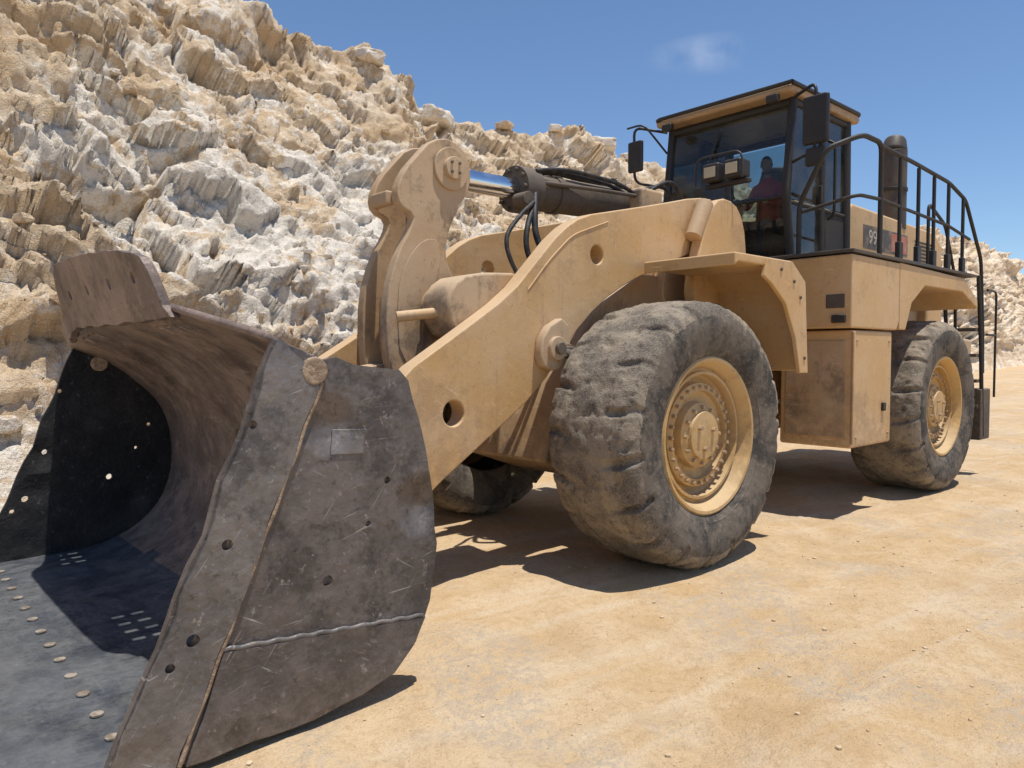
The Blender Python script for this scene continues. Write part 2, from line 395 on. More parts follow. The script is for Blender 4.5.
# ------------------------------------------------------------ ARMS
arm=[(-3.15,.72),(-3.0,1.12),(-2.60,1.70),(-2.0,2.06),(-1.45,2.40),(-1.15,2.70),(-.85,3.0),(-.55,3.18),(-.1,3.28),(.6,3.44),(1.25,3.60),(1.62,3.62),(1.72,3.38),(1.62,3.12),(1.2,3.0),(.60,2.78),(.15,2.62),(-.31,2.38),(-.75,2.0),(-1.11,1.57),(-1.7,1.18),(-2.3,.80),(-2.75,.42),(-3.05,.42)]
for sg,tg in((-1,'left'),(1,'right')):
    ya,yb=sorted((sg*.90,sg*.72))
    o=plate('lift_arm_'+tg,arm,ya,yb,M['tan'],.015,1)
    cs=[cyl('c',(-2.06,sg*.5,1.41),(-2.06,sg*1.2,1.41),.105,M['tan'],28,bevel=0),
        cyl('c',(-.355,sg*.5,2.83),(-.355,sg*1.2,2.83),.09,M['tan'],28,bevel=0)]
    cut(o,cs)
    a,b=sorted((sg*.912,sg*.901))
    plate('arm_doubler_'+tg,[(-3.08,.6),(-2.95,1.05),(-2.62,1.52),(-2.42,1.55),(-2.35,.98),(-2.7,.55),(-3.0,.48)],a,b,M['tan2'],.004,1)
    tube('arm_weld_'+tg,[(-1.25,sg*.902,2.45),(-1.0,sg*.902,2.72),(-.7,sg*.902,2.98),(-.2,sg*.902,3.16)],.007,M['tan'])
    cyl('arm_pin_front_'+tg,(-2.88,sg*.6,.72),(-2.88,sg*1.0,.72),.17,M['tan2'])
    cyl('arm_pin_rear_'+tg,(1.45,sg*.6,3.36),(1.45,sg*1.0,3.36),.14,M['tan2'])
    cyl('arm_pin_cap_'+tg,(1.05,sg*1.0,3.13),(1.27,sg*1.0,3.52),.09,M['tan2'])
    cyl('lift_cylinder_'+tg,(1.0,sg*.83,1.5),(-.1,sg*.98,1.78),.13,M['dark'])
    cyl('lift_rod_'+tg,(-.1,sg*.98,1.78),(-.95,sg*.99,1.93),.07,M['chrome'])
    cyl('lift_rod_eye_'+tg,(-1.0,sg*.88,1.94),(-1.0,sg*1.04,1.94),.105,M['tan2'])
    cyl('lift_rod_pin_'+tg,(-1.0,sg*1.03,1.94),(-1.0,sg*1.08,1.94),.055,M['dark'])
    plate('lift_lug_'+tg,[(-1.15,2.1),(-.85,2.25),(-.80,1.85),(-1.0,1.72),(-1.2,1.8)],min(sg*1.0,sg*.9),max(sg*1.0,sg*.9),M['tan2'],.02,1)
    ya,yb=sorted((sg*.72,sg*.34))
    plate('arm_crossmember_'+tg,[(-2.0,2.25),(-1.95,2.45),(-1.75,2.58),(-1.1,2.62),(-.9,2.4),(-1.3,2.1),(-1.85,1.98)],ya,yb,M['tan2'],.03,1)
lever=[(-1.80,3.78),(-1.58,3.83),(-1.38,3.70),(-1.36,3.42),(-1.50,3.22),(-1.62,3.0),(-1.66,2.78),(-1.58,2.58),(-1.40,2.42),(-1.38,2.14),(-1.60,1.92),(-1.72,1.78),(-1.80,1.5),(-2.02,1.38),(-2.20,1.52),(-2.28,1.95),(-2.27,2.40),(-2.16,2.75),(-2.02,2.98),(-1.99,3.10),(-2.14,3.16),(-2.17,3.28),(-2.10,3.45),(-1.95,3.62)]
for ya,yb in((-.25,-.14),(.14,.25)):
    o=plate('tilt_lever_%s'%('near' if ya<0 else 'far'),lever,ya,yb,M['tan2'],.015,1)
    yy=ya-.012 if ya<0 else yb+.012; a,b=sorted((yy,ya-.001 if ya<0 else yb+.001))
    plate('tilt_lever_doubler_%s'%('near' if ya<0 else 'far'),[(-1.9,2.9),(-1.72,2.9),(-1.72,2.65),(-1.9,2.2),(-1.9,1.85),(-2.15,1.8),(-2.18,2.4),(-2.08,2.7)],a,b,M['tan2'],.004,1)
plate('tilt_lever_web',[(-1.55,2.5),(-1.5,2.2),(-1.75,1.95),(-1.85,1.55),(-2.0,1.5),(-2.12,1.95),(-2.1,2.4),(-1.95,2.8),(-1.75,2.95)],-.14,.14,M['tan2'],.01)
cyl('tilt_lever_top_pin',(-1.6,-.33,3.55),(-1.6,.33,3.55),.10,M['tan2']); cyl('tilt_lever_top_boss',(-1.6,-.28,3.55),(-1.6,-.25,3.55),.19,M['tan2'])
for q in range(4):
    t=math.pi*(.25+q*.5); cyl('lever_pin_bolt_%d'%q,(-1.6+.06*math.cos(t),-.345,3.55+.06*math.sin(t)),(-1.6+.06*math.cos(t),-.33,3.55+.06*math.sin(t)),.014,M['dark'],8,bevel=.002)
cyl('tilt_lever_pivot_pin',(-1.72,-.50,2.28),(-1.72,.50,2.28),.10,M['tan2'])
cyl('tilt_lever_pivot_boss',(-1.72,-.31,2.28),(-1.72,-.25,2.28),.22,M['tan2'])
cyl('tilt_link_pin',(-2.0,-.36,1.68),(-2.0,.36,1.68),.12,M['tan2'])
cyl('lever_lock_bar',(-2.25,-.36,2.20),(-1.78,-.62,2.26),.045,M['tan'])
cyl('lever_lock_bar_end',(-1.84,-.58,2.25),(-1.72,-.65,2.265),.065,M['dark'])
box('lever_stop_block',-2.20,-2.10,-.13,.13,3.18,3.30,M['tan2'],.02)
plate('bucket_link',[(-2.25,1.8),(-1.9,1.8),(-2.65,1.4),(-2.95,1.45),(-2.9,1.7)],-.12,.12,M['tan2'])
cyl('tilt_rod_eye',(-1.6,-.13,3.55),(-1.6,.13,3.55),.20,M['dark'])
cyl('tilt_rod',(-1.45,0,3.55),(-.5,0,3.56),.105,M['chrome'])
cyl('tilt_cylinder_head',(-.62,0,3.56),(-.38,0,3.565),.235,M['dark'])
for q in range(10):
    t=2*math.pi*q/10; cyl('tilt_head_bolt_%d'%q,(-.66,.195*math.cos(t),3.56+.195*math.sin(t)),(-.60,.195*math.cos(t),3.56+.195*math.sin(t)),.022,M['dark'],8,bevel=.003)
cyl('tilt_cylinder_barrel',(-.38,0,3.565),(1.15,0,3.62),.185,M['dark'])
cyl('tilt_cylinder_band',(-.1,0,3.575),(0.0,0,3.578),.20,M['dark'])
for i,(a,b) in enumerate(((.05,-.08),(-.06,-.1),(.14,-.05))):
    tube('tilt_hose_%d'%i,[(-.45,a-.1,3.74),(-.2,a-.16,3.80),(.3,a-.2,3.79),(.9,a-.2,3.76),(1.3,a-.15,3.6)],.022,M['hose'],smooth=True)
tube('tilt_hose_drop',[(-.5,-.2,3.5),(-.62,-.32,3.35),(-.7,-.4,3.0),(-.5,-.5,2.7),(-.2,-.5,2.5)],.032,M['hose'],smooth=True)
tube('tilt_hose_drop2',[(-.5,-.22,3.45),(-.75,-.36,3.2),(-.85,-.42,2.85),(-.6,-.5,2.5),(-.2,-.5,2.3)],.028,M['hose'],smooth=True)
tube('lever_hose',[(-1.0,-.5,2.62),(-1.15,-.42,2.9),(-.9,-.38,3.2),(-.62,-.3,3.38)],.022,M['hose'],smooth=True)
tube('tilt_steel_line',[(-.45,-.2,3.62),(.3,-.26,3.65),(1.0,-.26,3.68)],.022,M['dark'])
cyl('hose_block',(-.66,-.28,3.42),(-.66,-.1,3.42),.07,M['dark'])
# ------------------------------------------------------------ FRONT FRAME
plate('front_frame',[(-.75,.85),(-.55,1.6),(-.1,2.3),(.7,2.75),(1.9,2.75),(2.1,1.9),(2.1,.85),(1.2,.7),(0,.6)],-.6,.6,M['tan2'],.03)
for sg,tg in((-1,'left'),(1,'right')):
    for ya,yb,q in((.52,.68,'inner'),(.94,1.08,'outer')):
        a,b=sorted((sg*ya,sg*yb))
        plate('frame_tower_%s_%s'%(q,tg),[(.95,2.6),(1.1,3.1),(1.25,3.45),(1.45,3.60),(1.72,3.58),(1.92,3.4),(2.0,2.9),(2.0,2.4),(1.0,2.4)],a,b,M['tan'],.02,1)
    a,b=sorted((sg*.6,sg*1.08)); box('tower_base_'+tg,1.0,2.0,a,b,1.7,2.45,M['tan2'])
    a,b=sorted((sg*2.02,sg*1.0))
    plate('front_fender_'+tg,[(.22,2.68),(.22,2.80),(1.22,2.80),(1.48,2.62),(1.56,1.72),(1.50,1.72),(1.41,2.56),(1.18,2.72),(.28,2.72)],a,b,M['tan'],.015)
    a,b=sorted((sg*2.035,sg*1.99))
    plate('front_fender_skirt_'+tg,[(.75,2.79),(1.22,2.79),(1.49,2.61),(1.565,1.70),(1.40,1.70),(1.30,2.05),(1.1,2.38),(.85,2.55),(.70,2.62)],a,b,M['tan'],.008)
    for q,(xx,zz) in enumerate(((1.0,2.70),(1.25,2.6),(1.38,2.45),(1.48,1.85))):
        cyl('fender_bolt_%s_%d'%(tg,q),(xx,sg*2.03,zz),(xx,sg*2.048,zz),.018,M['dark'],8,bevel=.003)
    X=1.9; Y=sg*.88
    tube('headlight_post_'+tg,[(X,Y,3.3),(X,Y,3.86)],.03,M['black'])
    box('headlight_bracket_'+tg,X-.05,X+.04,Y-.28,Y+.28,3.82,3.87,M['black'])
    for dy in(-.14,.14):
        box('headlight_%s_%d'%(tg,dy*100),X-.16,X+.06,Y+dy-.115,Y+dy+.115,3.875,4.08,M['black'],.03)
        box('headlight_lens_%s_%d'%(tg,dy*100),X-.170,X-.158,Y+dy-.075,Y+dy+.075,3.915,4.035,M['lens'],.004)
    tube('headlight_guard_'+tg,[(X-.2,Y-.30,3.84),(X-.2,Y-.30,4.14),(X-.2,Y+.30,4.14),(X-.2,Y+.30,3.84)],.013,M['black'])
box('frame_top_plate',.9,2.0,-.5,.5,2.76,3.3,M['tan2'])
box('tilt_cylinder_mount',1.0,1.4,-.35,.35,3.3,3.78,M['tan2'],.05)
for i,(x,y) in enumerate(((1.5,-.3),(1.6,-.1),(1.55,.15),(1.7,.3))):
    tube('frame_top_hose_%d'%i,[(1.2,y,3.75),(x,y-.05,3.95),(x+.3,y,3.8),(2.1,y,3.3)],.025,M['hose'],smooth=True)
cyl('articulation_hitch',(2.35,0,.9),(2.35,0,2.6),.33,M['dark'])
for i in range(6):
    y=-.5+i*.16
    tube('articulation_hose_%d'%i,[(1.95,y,2.0+.05*i),(2.25,y-.1,1.7),(2.6,y-.05,1.75),(2.9,y,2.1)],.03,M['hose'],smooth=True)
# ------------------------------------------------------------ REAR FRAME
box('rear_frame',2.7,8.3,-.75,.75,.95,3.0,M['tan2'],.03)
box('cab_floor_platform',2.75,4.9,-1.0,1.0,2.9,3.05,M['black'])
box('cab_riser',3.0,4.8,-.9,.9,2.3,2.92,M['dark'])
for sg,tg in((-1,'left'),(1,'right')):
    a,b=sorted((sg*1.90,sg*1.02))
    box('tank_lower_'+tg,2.88,4.0,a,b,.80,2.17,M['tan'],.03)
    a,b=sorted((sg*1.92,sg*1.0))
    plate('tank_upper_'+tg,[(2.80,2.19),(2.80,3.03),(4.15,3.03),(4.15,2.3),(4.08,2.19)],a,b,M['tan'],.02)
    box('tank_edge_rib_'+tg,2.86,2.90,min(sg*1.93,sg*1.905),max(sg*1.93,sg*1.905),.85,2.15,M['tan'],.008)
    box('tank_door_handle_'+tg,3.70,3.78,min(sg*1.93,sg*1.90),max(sg*1.93,sg*1.90),1.2,1.30,M['black'],.005)
    for q,(xx,zz) in enumerate(((3.0,.92),(3.9,.92),(3.0,2.05),(3.9,2.05))):
        cyl('tank_bolt_%s_%d'%(tg,q),(xx,sg*1.9,zz),(xx,sg*1.915,zz),.018,M['tan2'],8,bevel=.003)
    box('tank_front_panel_'+tg,2.862,2.882,min(sg*1.82,sg*1.1),max(sg*1.82,sg*1.1),.92,2.05,M['tan2'],.006)
    box('tank_latch_box_'+tg,2.76,2.80,min(sg*1.86,sg*1.70),max(sg*1.86,sg*1.70),2.25,2.34,M['black'],.01)
    box('tank_pocket_'+tg,2.79,2.81,min(sg*1.84,sg*1.62),max(sg*1.84,sg*1.62),2.42,2.58,M['dark'],.01)
    a,b=sorted((sg*1.92,sg*.92))
    plate('rear_fender_'+tg,[(4.16,3.04),(6.5,3.0),(7.1,2.72),(7.12,2.58),(6.45,2.80),(5.0,2.80),(4.55,2.55),(4.36,2.2),(4.16,2.2)],a,b,M['tan'],.015)
    a,b=sorted((sg*1.94,sg*.90))
    box('deck_'+tg,2.78,7.0,a,b,3.045,3.085,M['dark'],.006)
    for i in range(4):
        z=1.3+i*.42
        box('access_step_%s_%d'%(tg,i),2.45,2.72,min(sg*1.12,sg*.78),max(sg*1.12,sg*.78),z,z+.04,M['dark'],.006)
    Y=sg*1.88
    tube('handrail_hoop_'+tg,[(2.95,sg*1.2,2.5),(2.95,sg*1.2,3.7),(2.75,sg*1.62,4.25),(3.1,Y,4.42),(3.62,Y,4.42),(3.62,Y,3.05)],.030,M['black'])
    tube('handrail_mid_hoop_'+tg,[(2.95,sg*1.2,3.6),(3.0,Y,3.72),(3.62,Y,3.75)],.022,M['black'])
    tube('handrail_top_'+tg,[(3.62,Y,4.38),(4.6,Y,4.36),(5.9,Y,4.30),(6.6,Y,4.15),(7.35,Y,3.35),(7.5,Y,2.3),(7.55,Y,1.6)],.026,M['black'])
    tube('handrail_mid_'+tg,[(3.62,Y,3.75),(5.9,Y,3.70),(6.8,Y,3.60)],.021,M['black'])
    tube('handrail_inner_'+tg,[(6.4,sg*1.45,3.08),(6.4,sg*1.45,4.15),(7.1,sg*1.45,3.9),(7.6,sg*1.45,3.1),(7.7,sg*1.45,1.6)],.024,M['black'])
    for i,x in enumerate((4.2,4.8,5.35,5.9,6.5)):
        tube('handrail_post_%s_%d'%(tg,i),[(x,Y,3.06),(x,Y,4.36-.035*(x-3.6) if x<6 else 4.16)],.024,M['black'])
        box('rail_foot_%s_%d'%(tg,i),x-.06,x+.06,min(Y-.03,Y+.03),max(Y-.03,Y+.03),3.09,3.3,M['black'],.01)
    for yy in(1.4,1.88):
        tube('ladder_rail_%s_%d'%(tg,yy*100),[(7.25,sg*yy,3.1),(7.45,sg*yy,2.0),(7.6,sg*yy,.6)],.03,M['black'])
    for i in range(6):
        z=.65+i*.4; x=7.6-(z-.6)*.14
        box('ladder_rung_%s_%d'%(tg,i),x-.12,x+.12,min(sg*1.86,sg*1.42),max(sg*1.86,sg*1.42),z,z+.05,M['dark'],.006)
    box('ladder_skirt_'+tg,7.45,7.9,min(sg*1.9,sg*1.3),max(sg*1.9,sg*1.3),.55,1.35,M['dark'],.02)
    tube('rear_rail_loop_'+tg,[(7.7,Y,2.9),(8.15,Y,2.9),(8.15,Y,1.2)],.018,M['black'])
    tube('rear_rail_loop_b_'+tg,[(7.7,Y,2.2),(8.15,Y,2.2)],.018,M['black'])
# hood
plate('engine_hood',[(4.95,3.05),(4.95,3.98),(5.1,4.06),(8.3,3.98),(8.65,3.8),(8.75,2.2),(8.0,2.0),(8.0,3.05)],-.9,.9,M['tan'],.05)
for sg,tg in((-1,'left'),(1,'right')):
    def dec(n,x0,x1,z0,z1,mat,e):
        a,b=sorted((sg*(.90+e),sg*.895)); return box(n+'_'+tg,x0,x1,a,b,z0,z1,mat,0)
    dec('hood_decal_band',5.45,7.1,3.46,3.80,M['decalb'],.004)
    dec('hood_decal_stripe',6.45,7.05,3.49,3.77,M['decalo'],.007)
    tx=bpy.data.curves.new('hood_number','FONT'); tx.body='990'; tx.size=.30; tx.extrude=.002; tx.materials.append(M['decalw'])
    to=bpy.data.objects.new('hood_number_'+tg,tx); sc.collection.objects.link(to); to.parent=LOADER
    to.location=(5.62,-.908,3.53) if sg<0 else (6.3,.908,3.53); to.rotation_euler=(math.pi/2,0,0 if sg<0 else math.pi)
    for i in range(9):
        dec('hood_louvre_%d'%i,7.4,8.3,3.25+i*.06,3.28+i*.06,M['black'],.006)
box('hood_front_panel',4.86,4.95,-.88,.88,3.08,3.9,M['black'])
plate('counterweight',[(7.9,.9),(8.9,1.2),(9.0,2.15),(8.0,2.2)],-1.3,1.3,M['tan2'],.05)
cyl('exhaust_stack',(6.95,-.72,3.9),(6.95,-.72,5.15),.2,M['dark']);
cyl('exhaust_stack_cap',(6.95,-.72,5.13),(7.02,-.72,5.38),.205,M['dark'],r2=.15,bevel=.05)
cyl('exhaust_stack_band',(6.95,-.72,4.5),(6.95,-.72,4.56),.215,M['black'])
cyl('air_intake',(5.5,.5,3.9),(5.5,.5,4.7),.17,M['dark']); cyl('air_intake_cap',(5.5,.5,4.7),(5.5,.5,4.85),.24,M['black'],bevel=.04)
# ------------------------------------------------------------ CAB
def post(n,a,b,r=.055): 
    return tube(n,[a,b],r,M['black'])
for sg,tg in((-1,'left'),(1,'right')):
    Y=sg*.92
    tube('cab_pillar_front_'+tg,[(3.3,Y,3.06),(3.15,Y,3.9),(3.3,Y,5.12)],.055,M['black'])
    post('cab_pillar_mid_'+tg,(4.08,Y,3.06),(4.08,Y,5.12),.05)
    post('cab_pillar_rear_'+tg,(4.82,Y,3.06),(4.78,Y,5.12),.07)
    post('cab_sill_'+tg,(3.3,Y,3.1),(4.82,Y,3.1),.05); post('cab_beltline_'+tg,(3.17,Y,3.82),(4.8,Y,3.82),.028)
    post('cab_header_'+tg,(3.3,Y,5.08),(4.8,Y,5.08),.05)
    a,b=sorted((sg*.915,sg*.925))
    plate('cab_side_glass_'+tg,[(3.22,3.86),(4.03,3.86),(4.03,5.06),(3.32,5.06)],a,b,M['glass'],0)
    plate('cab_rear_side_glass_'+tg,[(4.13,3.86),(4.75,3.86),(4.73,5.06),(4.13,5.06)],a,b,M['glass'],0)
    plate('cab_side_lower_glass_'+tg,[(3.33,3.14),(4.03,3.14),(4.03,3.79),(3.20,3.79)],a,b,M['glass'],0)
    box('cab_side_lower_panel_'+tg,4.12,4.78,min(sg*.93,sg*.90),max(sg*.93,sg*.90),3.12,3.80,M['black'])
    box('cab_door_handle_'+tg,3.95,4.0,min(sg*.99,sg*.95),max(sg*.99,sg*.95),3.9,4.12,M['black'])
    tube('cab_grab_bar_'+tg,[(4.2,sg*.96,3.7),(4.2,sg*1.05,3.75),(4.2,sg*1.05,4.7),(4.2,sg*.96,4.75)],.02,M['black'])
post('cab_header_front',(3.3,-.92,5.08),(3.3,.92,5.08)); post('cab_sill_front',(3.3,-.92,3.1),(3.3,.92,3.1)); post('cab_header_rear',(4.78,-.92,5.08),(4.78,.92,5.08))
mk('cab_windshield',[(3.16,-.88,3.9),(3.16,.88,3.9),(3.30,.88,5.05),(3.30,-.88,5.05)],[(0,1,2,3)],M['glass'])
mk('cab_windshield_lower',[(3.29,-.88,3.14),(3.29,.88,3.14),(3.155,.88,3.86),(3.155,-.88,3.86)],[(0,1,2,3)],M['glass'])
post('cab_front_transom',(3.15,-.9,3.88),(3.15,.9,3.88),.02)
mk('cab_rear_glass',[(4.8,-.86,3.9),(4.8,.86,3.9),(4.77,.86,5.0),(4.77,-.86,5.0)],[(0,1,2,3)],M['glass'])
box('cab_rear_panel',4.76,4.84,-.9,.9,3.08,3.88,M['black'])
box('cab_interior_floor',3.25,4.8,-.9,.9,3.07,3.12,M['black'])
plate('cab_roof',[(3.05,5.13),(3.03,5.2),(3.12,5.25),(3.5,5.28),(4.7,5.28),(4.95,5.23),(5.0,5.16),(4.95,5.11)],-1.03,1.03,M['tan2'],.04)
tube('cab_roof_gutter',[(3.03,-1.04,5.235),(3.03,1.04,5.235),(5.0,1.04,5.235),(5.0,-1.04,5.235),(3.03,-1.04,5.235)],.028,M['black'])
for i,y in enumerate((-.8,.8)):
    box('roof_light_%d'%i,2.97,3.06,y-.08,y+.08,5.03,5.13,M['black'],.02)
tube('roof_antenna',[(4.7,-.6,5.2),(4.7,-.62,5.6)],.006,M['black'])
tube('wiper_arm',[(3.14,-.2,3.95),(3.19,.05,4.35),(3.24,.2,4.65)],.012,M['black']); tube('wiper_blade',[(3.19,.28,4.35),(3.25,.12,4.95)],.012,M['black'])
box('mirror_left',3.02,3.1,-1.50,-1.18,4.42,5.0,M['black'],.03); tube('mirror_bracket_left',[(3.25,-.98,5.12),(3.05,-1.34,5.15),(3.06,-1.34,4.35),(3.2,-.98,4.3)],.02,M['black'])
box('mirror_lower_left',3.02,3.1,-1.46,-1.22,4.16,4.38,M['black'],.03)
box('mirror_right',2.93,3.0,1.2,1.46,4.55,5.0,M['black'],.03); tube('mirror_bracket_right',[(3.25,.98,5.1),(2.95,1.35,5.2),(2.97,1.35,4.4),(3.2,.98,4.3)],.02,M['black'])
tube('mirror_brace_right',[(3.25,.98,4.8),(2.98,1.2,5.22),(2.98,1.5,5.22)],.015,M['black'])
plate('operator_seat',[(3.95,3.6),(4.4,3.58),(4.52,4.45),(4.6,4.6),(4.68,4.55),(4.6,3.5),(4.5,3.45),(3.95,3.45)],-.27,.27,M['dark'],.04)
box('seat_base',4.05,4.45,-.2,.2,3.12,3.46,M['black'])
tube('steering_column',[(3.45,0,3.12),(3.6,0,3.95)],.05,M['black'])
sw=[(3.63+.18*math.cos(t)*.85,.18*math.sin(t),3.98+.18*math.cos(t)*.45) for t in np.linspace(0,2*math.pi,17)]
tube('steering_wheel',sw,.016,M['black'],smooth=True)
box('console_right',3.7,4.4,.38,.6,3.5,3.86,M['black'],.03)
box('dashboard_monitor',3.35,3.42,.3,.6,4.0,4.25,M['black'],.02)

# ------------------------------------------------------------ OPERATOR
OP=empty('seated_operator')
k=N('shirt_red'); M['shirt']=k.fin(k.mix(k.noise(6),(.5,.03,.02),(.6,.06,.03)),.85,0,k.bump(k.noise(14),.5,.02))
k=N('trousers_navy'); M['trous']=k.fin(k.mix(k.noise(6),(.02,.025,.05),(.04,.045,.07)),.9)
k=N('skin'); M['skin']=k.fin(k.mix(k.noise(9),(.33,.18,.11),(.38,.22,.14)),.55)
k=N('hair'); M['hair']=k.fin((.015,.012,.01),.7,0,k.bump(k.noise(80),.6,.01))
k=N('eye'); M['eye']=k.fin((.03,.02,.015),.2)
ox,oy=4.28,-.05
J=[(0,0,3.70,.15),(.02,0,3.92,.145),(0,0,4.14,.16),(-.02,0,4.30,.13),(-.03,0,4.40,.062),(-.045,0,4.50,.06)]
ed=[(0,1),(1,2),(2,3),(3,4),(4,5)]
def chain(par,pts):
    for p in pts:
        J.append(p); ed.append((par,len(J)-1)); par=len(J)-1
for s in(-1,1):
    chain(3,[(-.02,s*.19,4.28,.075),(-.12,s*.27,4.02,.052),(-.38,s*.22,3.98,.04),(-.50,s*.17,4.03,.032)])
    chain(0,[(-.05,s*.10,3.69,.10),(-.48,s*.17,3.72,.075),(-.60,s*.17,3.30,.05),(-.62,s*.17,3.19,.045),(-.78,s*.19,3.165,.035)])
me=bpy.data.meshes.new('body'); me.from_pydata([(a+ox,b+oy,c) for a,b,c,r in J],ed,[])
ob=bpy.data.objects.new('body',me); sc.collection.objects.link(ob)
md=ob.modifiers.new('skin','SKIN'); ss=ob.modifiers.new('s','SUBSURF'); ss.levels=2; ss.render_levels=2
for i,(a,b,c,r) in enumerate(J): me.skin_vertices[0].data[i].radius=(r,r); 
me.skin_vertices[0].data[0].use_root=True
C.view_layer.update(); me2=bpy.data.meshes.new_from_object(ob.evaluated_get(C.evaluated_depsgraph_get()))
ob.modifiers.clear(); ob.data=me2; ob.parent=OP; ob.name='body'
me2.materials.clear()
for q in('shirt','trous','skin'): me2.materials.append(M[q])
for p in me2.polygons:
    c=p.center; p.use_smooth=True
    if c.z<3.80 or (c.z<3.84 and c.x<ox-.12): p.material_index=1
    elif c.z>4.42 or (c.x<ox-.44): p.material_index=2
    else: p.material_index=0
bm=bmesh.new(); bmesh.ops.create_uvsphere(bm,u_segments=32,v_segments=24,radius=1)
hc=Vector((ox-.07,oy,4.61))
for vv in bm.verts:
    x,y,z=vv.co
    sx=.098;sy=.077;sz=.122
    if z<0: sy*=1-.28*(-z); 
    X=x*sx;Y=y*sy;Z=z*sz
    if x<-.6 and abs(y)<.18 and -.35<z<.1: X-=.022*(1-abs(y)/.18)*(1-abs(z+.15)/.3)
    if x<-.6 and .05<z<.3 and .2<abs(y)<.6: X+=.008
    if x<-.6 and -.55<z<-.42 and abs(y)<.3: X-=.006
    vv.co=Vector((X,Y,Z))+hc
hm=bpy.data.meshes.new('head'); bm.to_mesh(hm); bm.free(); hm.materials.append(M['skin']); hm.materials.append(M['hair'])
for p in hm.polygons:
    p.use_smooth=True; c=p.center-hc
    if c.z>.055 or (c.x>.02 and c.z>-.05): p.material_index=1
ho=bpy.data.objects.new('head',hm); sc.collection.objects.link(ho); ho.parent=OP
for s in(-1,1):
    cyl('eye_%d'%s,(hc.x-.085,oy+s*.032,4.625),(hc.x-.092,oy+s*.032,4.625),.008,M['eye'],12,parent=OP,bevel=0)
    cyl('ear_%d'%s,(hc.x+.0,oy+s*.072,4.60),(hc.x+.012,oy+s*.084,4.605),.024,M['skin'],12,parent=OP)
    hx,hy,hz=ox-.52,oy+s*.165,4.035
    for q in range(4):
        yy=hy+(q-1.5)*.02
        tube('finger_%d_%d'%(s,q),[(hx,yy,hz+.015),(hx-.045-.006*(q in(1,2)),yy,hz+.025),(hx-.075,yy,hz+.0),(hx-.06,yy,hz-.03)],.009,M['skin'],OP,True)
    tube('thumb_%d'%s,[(hx+.01,hy-s*.03,hz),(hx-.03,hy-s*.05,hz-.005),(hx-.05,hy-s*.05,hz-.02)],.010,M['skin'],OP,True)

# ------------------------------------------------------------ GROUND
def axis(lo,hi,step,far):
    a=list(np.arange(lo,hi,step)); s=step; x=hi
    while x<far: a.append(x); s*=1.22; x+=s
    s=step;x=lo-step
    b=[]
    while x>-far: b.append(x); s*=1.22; x-=s
    return np.array(b[::-1]+a)
def gz(x,y):
    return .012*max(0,x-14) if x<120 else .012*106
def gdet(x,y):
    z=.036*noise.noise(Vector((x*.5,y*1.1,3)))+.024*noise.noise(Vector((x*1.7,y*2.6,7)))+.018*max(0,noise.noise(Vector((x,y,0))*5))
    for yc,w in((-3.35,.55),(-5.0,.5)):
        yt=yc+.25*math.sin(x*.22+yc)
        d=abs(y-yt)/w
        if d<1.25:
            m=min(1,max(0,(1.25-d)/.3))*max(0,min(1,.5+1.2*noise.noise(Vector((x*.35,yc,2)))))
            lug=math.sin((x*1.0+abs(y-yt)*.6)*2*math.pi/.38)
            z+=m*(-.018+.010*max(-.3,lug)) + (.014 if 1.0<d<1.2 else 0)*m
    return z
gx=axis(-8,12,.062,700); gy=axis(-7,6,.062,700)
v=[];f=[]
for x in gx:
    for y in gy:
        z=gz(x,y)
        if abs(x)<60 and abs(y)<60: z+=gdet(x,y)
        z-=.03
        v.append((x,y,z))
ny=len(gy)
for i in range(len(gx)-1):
    for j in range(ny-1):
        a=i*ny+j; f.append((a,a+ny,a+ny+1,a+1))
k=N('quarry_ground')
n0=k.noise(.35,5,.6,k.mapping((1,1.6,1))); n1=k.noise(2.0,5,.7,None,.4); n2=k.noise(16,5,.75); n3=k.noise(120,3,.65); tr=k.noise(1.2,5,.6,k.mapping((.25,3.2,1),(0,0,.12)))
c=k.mix(k.rng(n0,.38,.62),(.56,.385,.205),(.61,.45,.275))
c=k.mix(k.rng(n1,.42,.64,0,.6),c,(.66,.51,.335))
c=k.mix(k.rng(n2,.48,.66,0,.55),c,(.44,.29,.15))
c=k.mix(k.rng(tr,.5,.66,0,.4),c,(.67,.55,.40))
c=k.mix(k.rng(k.noise(.8,5,.7,k.mapping(loc=(9,4,0)),.6),.52,.66,0,.4),c,(.45,.30,.16))
g=k.math('MULTIPLY',k.rng(n2,.40,.56),k.rng(k.noise(.7,3,.6,k.mapping(loc=(5,2,0))),.50,.62))
c=k.mix(k.math('MULTIPLY',g,.6),c,(.45,.38,.30))
st=k.voro(45); c=k.mix(k.math('MULTIPLY',k.rng(st,.0,.25,.7,0),k.rng(n1,.42,.58)),c,(.72,.62,.48))
c=k.mix(k.rng(n3,.52,.72,0,.55),c,(.33,.23,.13))
nr=k.bump(n1,.5,.06); nr=k.bump(n2,.8,.03,nr); nr=k.bump(st,.4,-.01,nr); nr=k.bump(n3,.8,.007,nr)
M['ground']=k.fin(c,.95,0,nr,.1)
mk('ground',v,f,M['ground'],None,smooth=True)

